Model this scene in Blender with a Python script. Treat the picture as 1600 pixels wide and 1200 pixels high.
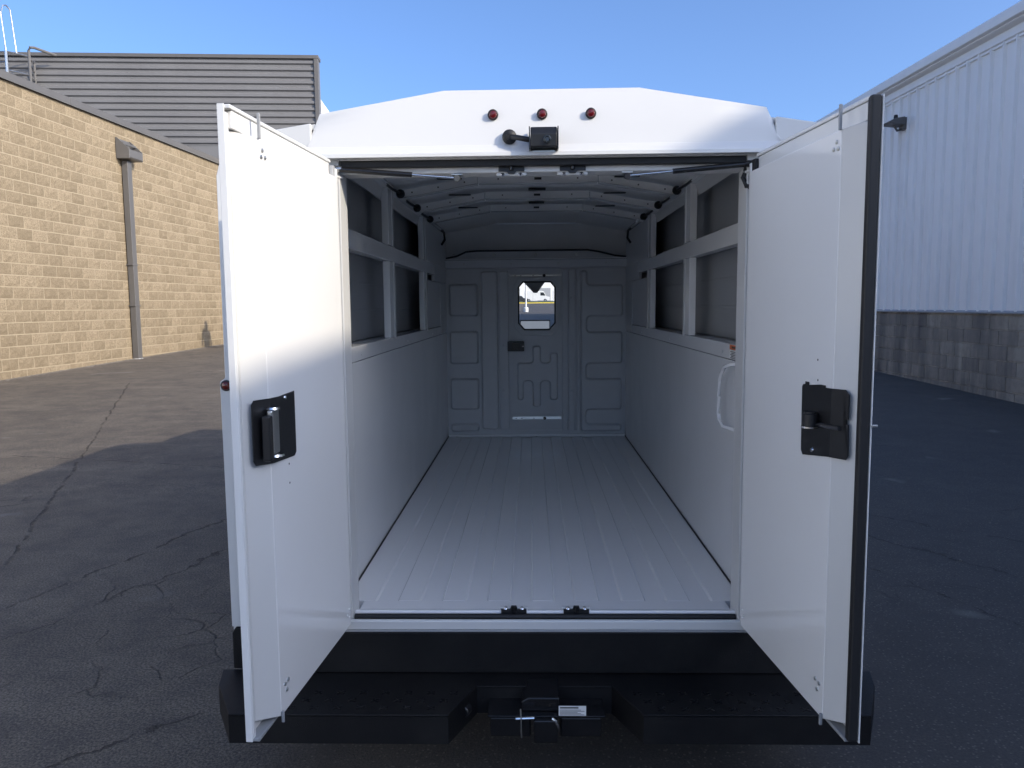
import bpy, bmesh, math, random
from mathutils import Vector, Matrix, Quaternion
random.seed(7)
R = math.radians
for o in list(bpy.data.objects):
    bpy.data.objects.remove(o)
scn = bpy.context.scene
C = scn.collection

# ------------------------------------------------------------------ camera
cam_d = bpy.data.cameras.new('camera'); cam = bpy.data.objects.new('camera', cam_d); C.objects.link(cam)
yaw, pitch, roll = .0259, .1019, -.0092
fw = Vector((-math.sin(yaw)*math.cos(pitch), math.cos(yaw)*math.cos(pitch), -math.sin(pitch)))
r0 = Vector((math.cos(yaw), math.sin(yaw), 0)); u0 = r0.cross(fw)
rr = r0*math.cos(roll)+u0*math.sin(roll); uu = -r0*math.sin(roll)+u0*math.cos(roll)
M = Matrix((rr, uu, -fw)).transposed().to_4x4(); M.translation = (-.041, -2.8265, 1.8228)
cam.matrix_world = M
cam_d.sensor_fit = 'HORIZONTAL'; cam_d.sensor_width = 36; cam_d.lens = 1202/1600*36
cam_d.clip_start = .05; cam_d.clip_end = 3000
scn.camera = cam

# ------------------------------------------------------------------ sky, sun, exposure
AZ, EL = R(59), R(24.7)                      # the sun stands behind the camera, to the right
sunv = Vector((math.cos(EL)*math.sin(AZ), -math.cos(EL)*math.cos(AZ), math.sin(EL)))
w = bpy.data.worlds.new('World'); scn.world = w; w.use_nodes = True
nt = w.node_tree; nt.nodes.clear()
sk = nt.nodes.new('ShaderNodeTexSky'); sk.sky_type = 'NISHITA'; sk.sun_disc = False
sk.sun_elevation = EL; sk.sun_rotation = math.atan2(sunv.x, sunv.y)
sk.air_density = .7; sk.dust_density = 3.2; sk.ozone_density = 6.; sk.altitude = 0
bg = nt.nodes.new('ShaderNodeBackground'); bg.inputs[1].default_value = .15
wo = nt.nodes.new('ShaderNodeOutputWorld')
nt.links.new(sk.outputs[0], bg.inputs[0]); nt.links.new(bg.outputs[0], wo.inputs[0])
sd = bpy.data.lights.new('sun', 'SUN'); sd.energy = 2.0; sd.angle = R(.53); sd.color = (1, .88, .70)
sun = bpy.data.objects.new('sun', sd); C.objects.link(sun)
sun.rotation_mode = 'QUATERNION'; sun.rotation_quaternion = sunv.to_track_quat('Z', 'Y'); sun.location = (20, -12, 20)
vs = scn.view_settings
scn.render.engine = 'CYCLES'; scn.cycles.max_bounces = 14; scn.cycles.diffuse_bounces = 8
vs.view_transform = 'Standard'; vs.look = 'None'; vs.exposure = 1.1; vs.gamma = 1; vs.use_curve_mapping = False

# ------------------------------------------------------------------ materials
MAT = {}
class NT:
    def __init__(s, name):
        m = bpy.data.materials.new(name); m.use_nodes = True; s.m = m; s.t = m.node_tree; s.n = s.t.nodes
        s.b = s.n['Principled BSDF']; MAT[name] = m
        s.pos = s.n.new('ShaderNodeNewGeometry').outputs['Position']
    def link(s, a, b): s.t.links.new(a, b)
    def setin(s, node, k, v):
        i = node.inputs[k]
        if hasattr(v, 'is_linked'): s.link(v, i)
        else: i.default_value = v
    def node(s, ty, **kw):
        n = s.n.new(ty)
        for k, v in kw.items(): setattr(n, k, v)
        return n
    def noise(s, scale, detail=4, rough=.55, vec=None, dist=0):
        n = s.node('ShaderNodeTexNoise'); s.link(vec or s.pos, n.inputs['Vector'])
        n.inputs['Scale'].default_value = scale; n.inputs['Detail'].default_value = detail
        n.inputs['Roughness'].default_value = rough; n.inputs['Distortion'].default_value = dist
        return n.outputs['Fac']
    def vor(s, scale, feature='DISTANCE_TO_EDGE', vec=None):
        n = s.node('ShaderNodeTexVoronoi', feature=feature); s.link(vec or s.pos, n.inputs['Vector']); n.inputs['Scale'].default_value = scale
        return n.outputs['Distance']
    def ramp(s, fac, stops):
        n = s.node('ShaderNodeValToRGB'); s.link(fac, n.inputs[0]); e = n.color_ramp.elements
        while len(e) < len(stops): e.new(.5)
        for i, (p, c) in enumerate(stops):
            e[i].position = p; e[i].color = (c, c, c, 1) if not isinstance(c, tuple) else (*c, 1)
        return n.outputs[0]
    def math(s, op, a, b=0., c=0.):
        n = s.node('ShaderNodeMath', operation=op); s.setin(n, 0, a); s.setin(n, 1, b); s.setin(n, 2, c); return n.outputs[0]
    def mix(s, fac, a, b, mode='MIX'):
        n = s.node('ShaderNodeMix', data_type='RGBA', blend_type=mode)
        s.setin(n, 0, fac)
        for k, v in ((6, a), (7, b)):
            if hasattr(v, 'is_linked'): s.link(v, n.inputs[k])
            else: n.inputs[k].default_value = (*v, 1)
        return n.outputs[2]
    def mapping(s, scale, vec=None, rot=(0, 0, 0)):
        n = s.node('ShaderNodeMapping'); s.link(vec or s.pos, n.inputs[0]); n.inputs['Scale'].default_value = scale; n.inputs['Rotation'].default_value = rot
        return n.outputs[0]
    def bump(s, h, strength=.3, dist=.01, prev=None):
        n = s.node('ShaderNodeBump'); s.link(h, n.inputs['Height']); n.inputs['Strength'].default_value = strength; n.inputs['Distance'].default_value = dist
        if prev is not None: s.link(prev, n.inputs['Normal'])
        s.link(n.outputs[0], s.b.inputs['Normal']); return n.outputs[0]
    def col(s, c):
        if hasattr(c, 'is_linked'): s.link(c, s.b.inputs['Base Color'])
        else: s.b.inputs['Base Color'].default_value = (*c, 1)
        return s
    def set(s, **k):
        for kk, v in k.items():
            s.setin(s.b, kk.replace('_', ' '), v)
        return s

def simple(name, c, rough=.5, metal=0., var=0., vs_=30, bump=0., bs=200, coat=0., spec=.5):
    n = NT(name)
    if var:
        f = n.noise(vs_, 5)
        n.col(n.mix(f, tuple(x*(1-var) for x in c), tuple(min(1, x*(1+var)) for x in c)))
        n.set(Roughness=n.math('MULTIPLY_ADD', f, .16, rough-.08))
    else:
        n.col(c); n.set(Roughness=rough)
    n.set(Metallic=metal, Coat_Weight=coat, Specular_IOR_Level=spec)
    if bump: n.bump(n.noise(bs, 3), bump, .004)
    return n

# glossy body paint with faint sheet-metal waviness, dust and grime
def paint(name, c, rough, wave=.12, dirt=.04):
    n = NT(name)
    f = n.noise(2.2, 5, .6); g = n.noise(5, 4)
    n.col(n.mix(n.math('MULTIPLY', f, dirt*2), c, tuple(x*.72 for x in c)))
    n.set(Roughness=n.math('MULTIPLY_ADD', g, .10, rough-.05), Coat_Weight=.25, Coat_Roughness=.08)
    a = n.bump(n.noise(1.7, 1, .4), wave, .03)
    n.bump(n.noise(90, 1), .02, .0006, a)
    return n
paint('van_white', (.66, .66, .645), .30)
paint('door_white', (.75, .75, .735), .22, .18, .08)
paint('panel_white', (.85, .85, .84), .15, .20, .06)
n = simple('floor_white', (.86, .86, .855), .24, coat=.2); n.bump(n.noise(1.9, 1, .4), .10, .03)
paint('galvanised', (.34, .35, .36), .42, .1, .2)
simple('liner_grey', (.36, .37, .38), .45, 0, .03, 3)
simple('bulkhead_grey', (.64, .65, .66), .36, 0, .06, 9, .10, 260)
simple('headliner', (.80, .80, .79), .5, 0, .08, 5)
simple('rubber', (.012, .012, .013), .55, 0, .2, 40)
n = NT('step_black'); g = n.noise(330, 2, .6); d = n.noise(5, 5, .6)
n.col(n.mix(n.ramp(d, [(.45, 0.), (.75, 1.)]), (.006, .006, .007), (.012, .012, .012))); n.set(Roughness=.52, Specular_IOR_Level=.26); n.bump(g, .5, .003)
simple('gloss_black', (.010, .010, .011), .22, 0, .2, 20)
simple('plate_black', (.012, .012, .013), .38, 0, .2, 14, .05, 120)
simple('zinc', (.62, .62, .60), .32, 1., .12, 50)
simple('chrome', (.80, .80, .80), .16, 1.)
simple('steel_dark', (.16, .16, .17), .4, 1.)
simple('red_lens', (.11, .004, .006), .16, 0, .2, 300, .2, 500, coat=.5)
simple('amber_lens', (.12, .010, .004), .15, 0, coat=.6)
simple('sticker_white', (.72, .72, .70), .4)
simple('sticker_orange', (.70, .16, .03), .4)
simple('ink', (.03, .03, .035), .5)
simple('dash_black', (.03, .03, .032), .6)
simple('slab_pale', (.45, .47, .50), .3).set(Emission_Color=(.62, .70, .85, 1), Emission_Strength=.16)
simple('visor_grey', (.60, .61, .62), .7)
simple('tyre', (.02, .02, .02), .8, 0, .2, 30)
simple('grit', (.17, .15, .13), .9, 0, .3, 30)
simple('yellow_paint', (.70, .52, .06), .6, 0, .15, 4)
simple('pole_white', (.65, .65, .63), .5, 0, .1, 4)
simple('car_dark', (.03, .032, .036), .25, coat=.5)
simple('car_red', (.35, .02, .02), .25, coat=.5)
simple('glass_dark', (.02, .025, .03), .06)
simple('cloth_dark', (.03, .032, .04), .9, 0, .2, 40)
simple('skin', (.45, .28, .2), .55)
simple('hair', (.05, .035, .02), .6)
n = NT('glass'); n.col((.97, .98, .98)); n.set(Roughness=0., Transmission_Weight=1., IOR=1.02, Specular_IOR_Level=.25)
simple('grass', (.055, .085, .018), .9, 0, .4, .8)
simple('bounce_paint', (.64, .69, .74), .55, 0, .06, 2)  # pale coat of the added wing that bounces sunlight
simple('building_white', (.72, .72, .70), .55, 0, .06, 2)

# dark painted sheet trim on the left building
n = NT('trim_grey'); f = n.noise(1.3, 6, .6); n.col(n.mix(f, (.10, .095, .09), (.135, .128, .12))); n.set(Roughness=.45)
n = NT('screen_grey'); f = n.noise(.8, 6, .6, n.mapping((1, 1, .3))); n.col(n.mix(f, (.15, .145, .142), (.20, .195, .19))); n.set(Roughness=.42)
# split-face block: one tone per block from the mesh, plus grit
def block_mat(name, dark, light, amount):
    n = NT(name)
    at = n.node('ShaderNodeAttribute', attribute_name='tone').outputs['Fac']
    g = n.noise(34, 6, .75); p = n.noise(7, 4, .6)
    c = n.mix(at, dark, light)
    c = n.mix(n.ramp(g, [(.36, .9), (.60, 0.)]), c, tuple(x*.62 for x in dark))
    c = n.mix(n.math('MULTIPLY', n.ramp(p, [(.5, 0.), (.75, 1.)]), .35), c, tuple(min(1, x*1.15) for x in light))
    st = n.ramp(n.noise(.55, 5, .65), [(.66, 0.), (.78, 1.)])
    c = n.mix(n.math('MULTIPLY', st, .35), c, tuple(x*.55 for x in dark))
    n.col(c); n.set(Roughness=.9, Specular_IOR_Level=.2)
    n.bump(n.noise(48, 5, .7), amount, .02)
block_mat('split_block', (.27, .212, .138), (.365, .29, .193), .8)
n = NT('mortar_tan'); n.col(n.mix(n.noise(20, 4), (.36, .295, .20), (.405, .335, .232))); n.set(Roughness=.95); n.bump(n.noise(60, 4), .4, .01)
# stained concrete block base of the right building, streaks run down the wall
n = NT('stained_block')
at = n.node('ShaderNodeAttribute', attribute_name='tone').outputs['Fac']
streak = n.noise(1.0, 6, .65, n.mapping((1, 1.25, .16))); grain = n.noise(9, 6, .7); fine = n.noise(40, 4)
c = n.mix(at, (.27, .24, .20), (.38, .34, .275))
c = n.mix(n.ramp(streak, [(.36, 1.), (.58, 0.)]), c, (.085, .082, .08))
c = n.mix(n.math('MULTIPLY', n.ramp(grain, [(.45, 0.), (.7, 1.)]), .45), c, (.15, .14, .13))
n.col(c); n.set(Roughness=.9, Specular_IOR_Level=.2); n.bump(fine, .5, .01)
n = NT('mortar_grey'); n.col(n.mix(n.ramp(n.noise(1.0, 6, .65, n.mapping((1, 1.25, .16))), [(.4, 0.), (.56, 1.)]), (.09, .087, .085), (.42, .40, .36))); n.set(Roughness=.95)
# white ribbed siding
n = NT('siding_white'); f = n.noise(.9, 6, .65, n.mapping((1, 1.5, .25))); h = n.noise(14, 5)
n.col(n.mix(n.ramp(f, [(.5, 0.), (.8, 1.)]), (.84, .84, .83), (.72, .715, .70))); n.set(Roughness=n.math('MULTIPLY_ADD', h, .2, .38)); n.bump(n.noise(1.6, 2), .10, .05)

# asphalt: aggregate, patches, dust, seams and alligator cracks
n = NT('asphalt')
big = n.noise(.22, 5, .6); mid = n.noise(1.4, 6, .65); fine = n.noise(85, 3, .7); grit = n.noise(260, 2, .6)
streak = n.noise(.9, 5, .6, n.mapping((.35, 1.6, 1), None, (0, 0, R(28))))
c = n.mix(n.ramp(big, [(.35, 0.), (.68, 1.)]), (.145, .122, .10), (.235, .198, .155))
c = n.mix(n.math('MULTIPLY', n.ramp(mid, [(.42, 0.), (.72, 1.)]), .55), c, (.285, .24, .185))
c = n.mix(n.math('MULTIPLY', n.ramp(streak, [(.52, 0.), (.72, 1.)]), .5), c, (.36, .305, .235))
c = n.mix(n.math('MULTIPLY', n.ramp(fine, [(.42, 1.), (.6, 0.)]), .75), c, (.040, .036, .032))
c = n.mix(n.math('MULTIPLY', n.ramp(grit, [(.60, 0.), (.72, 1.)]), .35), c, (.32, .30, .27))
sep = n.node('ShaderNodeSeparateXYZ'); n.link(n.pos, sep.inputs[0]); X, Y = sep.outputs[0], sep.outputs[1]
# fresher, darker paving on the right, run left as painted shade around the bumper
lane_shade = n.math('MULTIPLY_ADD', n.noise(1.1, 4), .5, n.math('SUBTRACT', X, -.95))
lane_shade = n.ramp(lane_shade, [(0., 0.), (.35, 1.)])
c = n.mix(n.math('MULTIPLY', lane_shade, .72), c, (.060, .059, .060))
# warped coordinates for cracks
wn = n.node('ShaderNodeTexNoise'); n.link(n.pos, wn.inputs['Vector']); wn.inputs['Scale'].default_value = 1.9; wn.inputs['Detail'].default_value = 6
wv = n.node('ShaderNodeVectorMath', operation='MULTIPLY_ADD'); n.link(wn.outputs['Color'], wv.inputs[0]); wv.inputs[1].default_value = (.55, .55, 0); n.link(n.pos, wv.inputs[2])
cr = None
def crackline(x0, y0, x1, y1, wd, amp, sc):
    L = math.hypot(x1-x0, y1-y0); nx, ny = (y1-y0)/L, -(x1-x0)/L; tx, ty = (x1-x0)/L, (y1-y0)/L
    dd = n.math('ADD', n.math('MULTIPLY', X, nx), n.math('MULTIPLY_ADD', Y, ny, -(x0*nx+y0*ny)))
    wob = n.math('MULTIPLY_ADD', n.noise(sc, 6, .7), amp*2, -amp)
    dd = n.math('ABSOLUTE', n.math('ADD', dd, wob))
    t = n.math('ADD', n.math('MULTIPLY', X, tx), n.math('MULTIPLY_ADD', Y, ty, -(x0*tx+y0*ty)))
    k = n.ramp(n.math('DIVIDE', dd, wd), [(.35, 1.), (1., 0.)])
    k = n.math('MULTIPLY', k, n.math('GREATER_THAN', t, 0.)); k = n.math('MULTIPLY', k, n.math('LESS_THAN', t, L))
    return n.math('MULTIPLY', k, n.ramp(n.noise(4.5, 4), [(.40, .0), (.52, 1.)]))
lines = [(-8.9, 13.8, -3.5, 1.7, .018, .10, 1.6), (-3.5, .9, -2.5, 4.3, .014, .16, 2.2), (-3.4, .2, -2.2, 3.1, .011, .22, 2.6), (-6.5, 6.4, -2.6, 5.5, .014, .12, 2.0),
         (-2.6, -.6, -1.1, .9, .012, .12, 2.4), (2.3, 3.5, 4.4, .6, .013, .26, 2.3), (1.9, 4.6, 4.8, 1.9, .010, .22, 2.2), (2.0, 2.8, 3.6, -.2, .010, .20, 2.4), (-7.6, 3.2, -2.3, -.9, .012, .2, 1.8)]
for l in lines:
    k = crackline(*l); cr = k if cr is None else n.math('MAXIMUM', cr, k)
net = n.ramp(n.vor(2.6, vec=wv.outputs[0]), [(.006, 1.), (.030, 0.)])
mask = n.ramp(n.noise(.42, 4, .6), [(.54, 0.), (.66, 1.)])
mask2 = n.ramp(n.noise(2.3, 3), [(.42, 0.), (.58, 1.)])
cr = n.math('MAXIMUM', cr, n.math('MULTIPLY', n.math('MULTIPLY', net, mask), mask2))
pt = n.noise(3.3, 5, .7); spt = n.ramp(n.noise(.9, 3, .5), [(.68, 0.), (.72, 1.)])
c = n.mix(n.math('MULTIPLY', n.ramp(pt, [(.36, 1.), (.56, 0.)]), .45), c, (.062, .058, .056))
c = n.mix(n.math('MULTIPLY', spt, .5), c, (.23, .215, .195))
ag = n.vor(42, 'F1'); c = n.mix(n.math('MULTIPLY', n.ramp(ag, [(.10, 1.), (.28, 0.)]), .42), c, (.30, .265, .22))
c = n.mix(n.math('MULTIPLY', cr, .62), c, (.026, .024, .022))
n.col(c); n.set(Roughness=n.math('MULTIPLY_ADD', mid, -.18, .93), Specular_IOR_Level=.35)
b1 = n.bump(n.math('MULTIPLY_ADD', cr, -3., n.math('ADD', fine, n.math('MULTIPLY', grit, .5))), .8, .012)
n.bump(mid, .25, .05, b1)

# ------------------------------------------------------------------ mesh helpers
class MB:
    def __init__(s): s.v = []; s.f = []
    def add(s, vs, fs):
        o = len(s.v); s.v += [tuple(p) for p in vs]; s.f += [tuple(i+o for i in f) for f in fs]; return s
    def box(s, x0, x1, y0, y1, z0, z1):
        v = [(x, y, z) for z in (z0, z1) for y in (y0, y1) for x in (x0, x1)]
        return s.add(v, [(0, 2, 3, 1), (4, 5, 7, 6), (0, 1, 5, 4), (2, 6, 7, 3), (0, 4, 6, 2), (1, 3, 7, 5)])
    def prism(s, poly, a, b, fn):
        "poly in 2D, extruded from a to b; fn(p, q, t) gives the 3D point"
        k = len(poly); v = [fn(p[0], p[1], a) for p in poly]+[fn(p[0], p[1], b) for p in poly]
        return s.add(v, [tuple(range(k))[::-1], tuple(range(k, 2*k))]+[(i, (i+1) % k, (i+1) % k+k, i+k) for i in range(k)])
    def xz(s, poly, y0, y1): return s.prism(poly, y0, y1, lambda p, q, t: (p, t, q))
    def yz(s, poly, x0, x1): return s.prism(poly, x0, x1, lambda p, q, t: (t, p, q))
    def xy(s, poly, z0, z1): return s.prism(poly, z0, z1, lambda p, q, t: (p, q, t))
    def tube(s, pts, r, k=10, cap=True):
        pts = [Vector(p) for p in pts]; n = len(pts); rings = []
        rs = r if isinstance(r, (list, tuple)) else [r]*n
        up = Vector((0, 0, 1))
        for i, p in enumerate(pts):
            d = (pts[min(i+1, n-1)]-pts[max(i-1, 0)]).normalized()
            a = d.cross(up)
            if a.length < .05: a = d.cross(Vector((1, 0, 0)))
            a.normalize(); b = a.cross(d)
            rings.append([p+(a*math.cos(2*math.pi*j/k)+b*math.sin(2*math.pi*j/k))*rs[i] for j in range(k)])
        fs = [(i*k+j, i*k+(j+1) % k, (i+1)*k+(j+1) % k, (i+1)*k+j) for i in range(n-1) for j in range(k)]
        if cap: fs += [tuple(range(k))[::-1], tuple((n-1)*k+j for j in range(k))]
        return s.add([p for q in rings for p in q], fs)
    def lathe(s, prof, c, ax, k=20):
        "profile of (radius, height) about axis ax at c"
        ax = Vector(ax).normalized(); a = ax.orthogonal().normalized(); b = ax.cross(a); c = Vector(c)
        v = [c+ax*h+(a*math.cos(2*math.pi*j/k)+b*math.sin(2*math.pi*j/k))*r for r, h in prof for j in range(k)]
        n = len(prof); fs = [(i*k+j, i*k+(j+1) % k, (i+1)*k+(j+1) % k, (i+1)*k+j) for i in range(n-1) for j in range(k)]
        fs += [tuple(range(k))[::-1], tuple((n-1)*k+j for j in range(k))]
        return s.add(v, fs)
    def mesh(s, name):
        me = bpy.data.meshes.new(name); me.from_pydata(s.v, [], s.f)
        bm = bmesh.new(); bm.from_mesh(me); bmesh.ops.recalc_face_normals(bm, faces=bm.faces); bm.to_mesh(me); bm.free()
        return me

def link(name, me, m, parent=None, bevel=0., smooth=False, seg=2):
    o = bpy.data.objects.new(name, me); C.objects.link(o)
    if m and not me.materials: me.materials.append(MAT[m])
    o.parent = parent
    if bevel:
        md = o.modifiers.new('bevel', 'BEVEL'); md.width = bevel; md.segments = seg; md.limit_method = 'ANGLE'; md.angle_limit = R(35); md.harden_normals = True
    if smooth or bevel:
        me.shade_smooth() if hasattr(me, 'shade_smooth') else None
        try: me.set_sharp_from_angle(angle=R(38))
        except Exception: pass
    return o
def obj(name, mb, m, parent=None, bevel=0., smooth=False, seg=2): return link(name, mb.mesh(name), m, parent, bevel, smooth, seg)
def tag(o, label=None, cat=None, group=None, kind=None):
    if label: o['label'] = label
    if cat: o['category'] = cat
    if group: o['group'] = group
    if kind: o['kind'] = kind
    return o
def empty(name, loc=(0, 0, 0), rz=0, parent=None):
    o = bpy.data.objects.new(name, None); C.objects.link(o); o.location = loc; o.rotation_euler = (0, 0, rz); o.parent = parent; o.empty_display_size = .2
    return o
def copy_tree(o, parent=None):
    c = o.copy(); C.objects.link(c); c.parent = parent
    for ch in list(o.children): copy_tree(ch, c)
    return c
def rpoly(poly, r, k=4):
    "round the corners of a polygon"
    out = []; n = len(poly)
    for i in range(n):
        a, b, c = Vector(poly[i-1]), Vector(poly[i]), Vector(poly[(i+1) % n])
        d1, d2 = (a-b), (c-b); rr = min(r, d1.length*.45, d2.length*.45); d1.normalize(); d2.normalize()
        p, q = b+d1*rr, b+d2*rr
        for j in range(k+1):
            t = j/k; out.append(tuple((1-t)**2*p+2*t*(1-t)*b+t*t*q))
    return out
def rect(x0, x1, z0, z1): return [(x0, z0), (x1, z0), (x1, z1), (x0, z1)]
def inset(poly, d):
    n = len(poly); A = sum(poly[i-1][0]*poly[i][1]-poly[i][0]*poly[i-1][1] for i in range(n)); s = 1 if A > 0 else -1
    out = []
    for i in range(n):
        a, b, c = Vector(poly[i-1]), Vector(poly[i]), Vector(poly[(i+1) % n])
        n1 = Vector((-(b-a).y, (b-a).x)).normalized()*s; n2 = Vector((-(c-b).y, (c-b).x)).normalized()*s
        m = (n1+n2); m = m/max(.3, m.dot(n1)) if m.length > 1e-6 else n1
        out.append(tuple(b+m*d))
    return out
def emboss(mb, poly, y, h, r=.02, b=.012):
    "raised pad on a wall that faces -Y"
    p0 = rpoly(poly, r, 5); p1 = inset(p0, b*.45); p2 = inset(p0, b); k = len(p0)
    v = [(p[0], y, p[1]) for p in p0]+[(p[0], y-h*.7, p[1]) for p in p1]+[(p[0], y-h, p[1]) for p in p2]
    f = [(i+o, (i+1) % k+o, (i+1) % k+k+o, i+k+o) for o in (0, k) for i in range(k)]+[tuple(2*k+i for i in range(k))]
    return mb.add(v, f)
def holed(name, outer, inner, y0, y1):
    "plate in the XZ plane with a hole"
    bm = bmesh.new(); es = []
    for loop in (outer, inner):
        vs_ = [bm.verts.new((p[0], y0, p[1])) for p in loop]
        es += [bm.edges.new((vs_[i], vs_[(i+1) % len(vs_)])) for i in range(len(vs_))]
    bmesh.ops.triangle_fill(bm, use_beauty=True, edges=es)
    g = bmesh.ops.extrude_face_region(bm, geom=bm.faces[:])
    bmesh.ops.translate(bm, vec=(0, y1-y0, 0), verts=[e for e in g['geom'] if isinstance(e, bmesh.types.BMVert)])
    bmesh.ops.recalc_face_normals(bm, faces=bm.faces)
    me = bpy.data.meshes.new(name); bm.to_mesh(me); bm.free(); return me
def grd(y):
    if y < 4: return 0.
    if y < 6: return .0225*(y-4)**2/4
    if y < 60: return .0225*(y-5)
    return .0225*55+.0105*(y-60)

# ================================================================== SETTING
ys = [-400, -150, -60, -20, -5, 0, 4, 4.4, 4.8, 5.2, 5.6, 6, 10, 20, 40, 60, 120, 200, 300, 600, 1200]; xs = [-900, -300, -100, -30, 0, 30, 100, 300, 900]
g = MB(); g.v = [(x, y, grd(min(y, 300))) for y in ys for x in xs]; k = len(xs)
g.f = [(j*k+i, j*k+i+1, (j+1)*k+i+1, (j+1)*k+i) for j in range(len(ys)-1) for i in range(k-1)]
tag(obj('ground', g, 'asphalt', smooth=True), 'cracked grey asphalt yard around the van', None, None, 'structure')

rg = random.Random(3); gm = MB()
def pebble(x, y, r):
    z = grd(y); a = rg.random()*6.28; k = 5
    o = [(x+math.cos(a+j*6.283/k)*r*rg.uniform(.7, 1.2), y+math.sin(a+j*6.283/k)*r*rg.uniform(.7, 1.2), z-.001) for j in range(k)]
    t = [(x+(p[0]-x)*.6, y+(p[1]-y)*.6, z+r*rg.uniform(.5, .9)) for p in o]
    gm.add(o+t, [(j, (j+1) % k, (j+1) % k+k, j+k) for j in range(k)]+[tuple(range(k, 2*k))])
for i in range(320):
    x = rg.uniform(-9, -1.7) if i % 3 else rg.uniform(1.7, 6.5); y = rg.uniform(-1.5, 9)**1.0
    pebble(x, y, rg.uniform(.003, .009)*(1.6 if rg.random() < .06 else 1))
for i in range(700):
    t = rg.uniform(-1, 13); d = abs(rg.gauss(0, .12))+.03
    pebble(-12.264+.05466*t+.9985*(d+.02), 14.478+.9985*t-.05466*d, rg.uniform(.006, .025))
tag(obj('gravel', gm, 'grit'), 'loose grit scattered over the asphalt', 'gravel', None, 'stuff')

# ------------------------------------------------------------------ split-face block and mortar
def block_mesh(name, L, H, D, rough, tone, mat, nx=4, nz=3):
    "block with face toward +X, base corner at the origin, length along +Y"
    mb = MB(); rnd = random.Random(hash((name, round(tone*1000))) & 0xffff)
    for j in range(nz+1):
        for i in range(nx+1):
            e = i in (0, nx) or j in (0, nz)
            mb.v.append((D+(0 if e else rough*(.3+rnd.random())), L*i/nx, H*j/nz))
    for j in range(nz):
        for i in range(nx):
            a = j*(nx+1)+i; mb.f.append((a, a+1, a+nx+2, a+nx+1))
    c = [0, nx, nz*(nx+1)+nx, nz*(nx+1)]; o = len(mb.v)
    mb.v += [(0, 0, 0), (0, L, 0), (0, L, H), (0, 0, H)]
    bot = list(range(nx+1)); top = [nz*(nx+1)+i for i in range(nx+1)]; lf = [j*(nx+1) for j in range(nz+1)]; rt = [j*(nx+1)+nx for j in range(nz+1)]
    mb.f += [tuple([o, o+1]+bot[::-1]), tuple([o+3]+top+[o+2]), tuple([o]+lf+[o+3]), tuple([o+1, o+2]+rt[::-1])]
    me = mb.mesh(name)
    at = me.attributes.new('tone', 'FLOAT', 'POINT'); at.data.foreach_set('value', [tone]*len(me.vertices))
    me.materials.append(MAT[mat]); return me

# ------------------------------------------------------------------ left building
th = math.asin(.05466)
LB = tag(empty('block_building', (-12.264, 14.478, 0), -th), 'tan split-face block building with grey metal coping and corrugated rooftop screen', 'building')
# local frame: +Y along the wall, +X out of the wall
BL, BH = .53, .28
obj('wall', MB().box(-.30, -.003, -12, 14.58, -.6, 7.13), 'mortar_tan', LB)
obj('return_wall', MB().box(-.3, 3.2, 14.6, 14.9, -.4, 8.4), 'mortar_tan', LB)
vari = [block_mesh('block', BL-.020, BH-.020, .09, .012, t, 'split_block') for t in [0., .12, .25, .38, .5, .62, .72, .85, .95, 1., .45, .2]]
spots = []
for j in range(26):
    z = 7.13-(j+1)*BH
    off = (j % 2)*BL/2
    for i in range(-23, 29):
        y = i*BL+off-.15
        if y+BL > 14.5: continue
        if z+BH < grd(14.478+y)-.05: continue
        spots.append((y, z))
random.seed(11)
def pick():
    return random.choices(range(12), weights=[3, 3, 3, 3, 3, 2, 2, 2, 2, 2, 3, 3])[0]
near = sorted([p for p in spots if p[0] > -.2], key=lambda p: p[0])[:300]; nearset = set(near)
for (y, z) in near:
    o = bpy.data.objects.new('block', vari[pick()]); C.objects.link(o); o.parent = LB; o.location = (-.09, y, z)
rest = MB(); tones = []
for (y, z) in spots:
    if (y, z) in nearset: continue
    me = vari[pick()]; t = me.attributes['tone'].data[0].value; o = len(rest.v)
    rest.v += [(v.co.x-.09, v.co.y+y, v.co.z+z) for v in me.vertices]; rest.f += [tuple(i+o for i in p.vertices) for p in me.polygons]; tones += [t]*len(me.vertices)
me = bpy.data.meshes.new('far_blocks'); me.from_pydata(rest.v, [], rest.f)
at = me.attributes.new('tone', 'FLOAT', 'POINT'); at.data.foreach_set('value', tones); me.materials.append(MAT['split_block'])
o = bpy.data.objects.new('far_blocks', me); C.objects.link(o); o.parent = LB; tag(o, kind='stuff')
for a, b in ((-12, -6), (-6, -1.2), (-1.2, 3.1), (3.1, 7.4), (7.4, 11.66), (11.66, 14.58)):
    obj('coping', MB().xz([(-.36, 7.135), (.075, 7.135), (.075, 7.12), (.085, 7.12), (.085, 7.31), (-.36, 7.33)], a+.003, b-.003), 'trim_grey', LB, .006)
obj('roof', MB().box(-24, -.34, -12, 14.5, 6.6, 6.7), 'trim_grey', LB)
obj('bounce_wing', MB().box(-20, .05, -62, -12.01, -.6, 9.0), 'bounce_paint', LB)  # unseen wing added behind the camera to bounce sun into the shade
for i in range(16): obj('bounce_pilaster', MB().box(.052, .16, -61+i*3.1, -60.6+i*3.1, -.5, 8.8), 'bounce_paint', LB)  # relief on the added bounce wing
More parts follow.
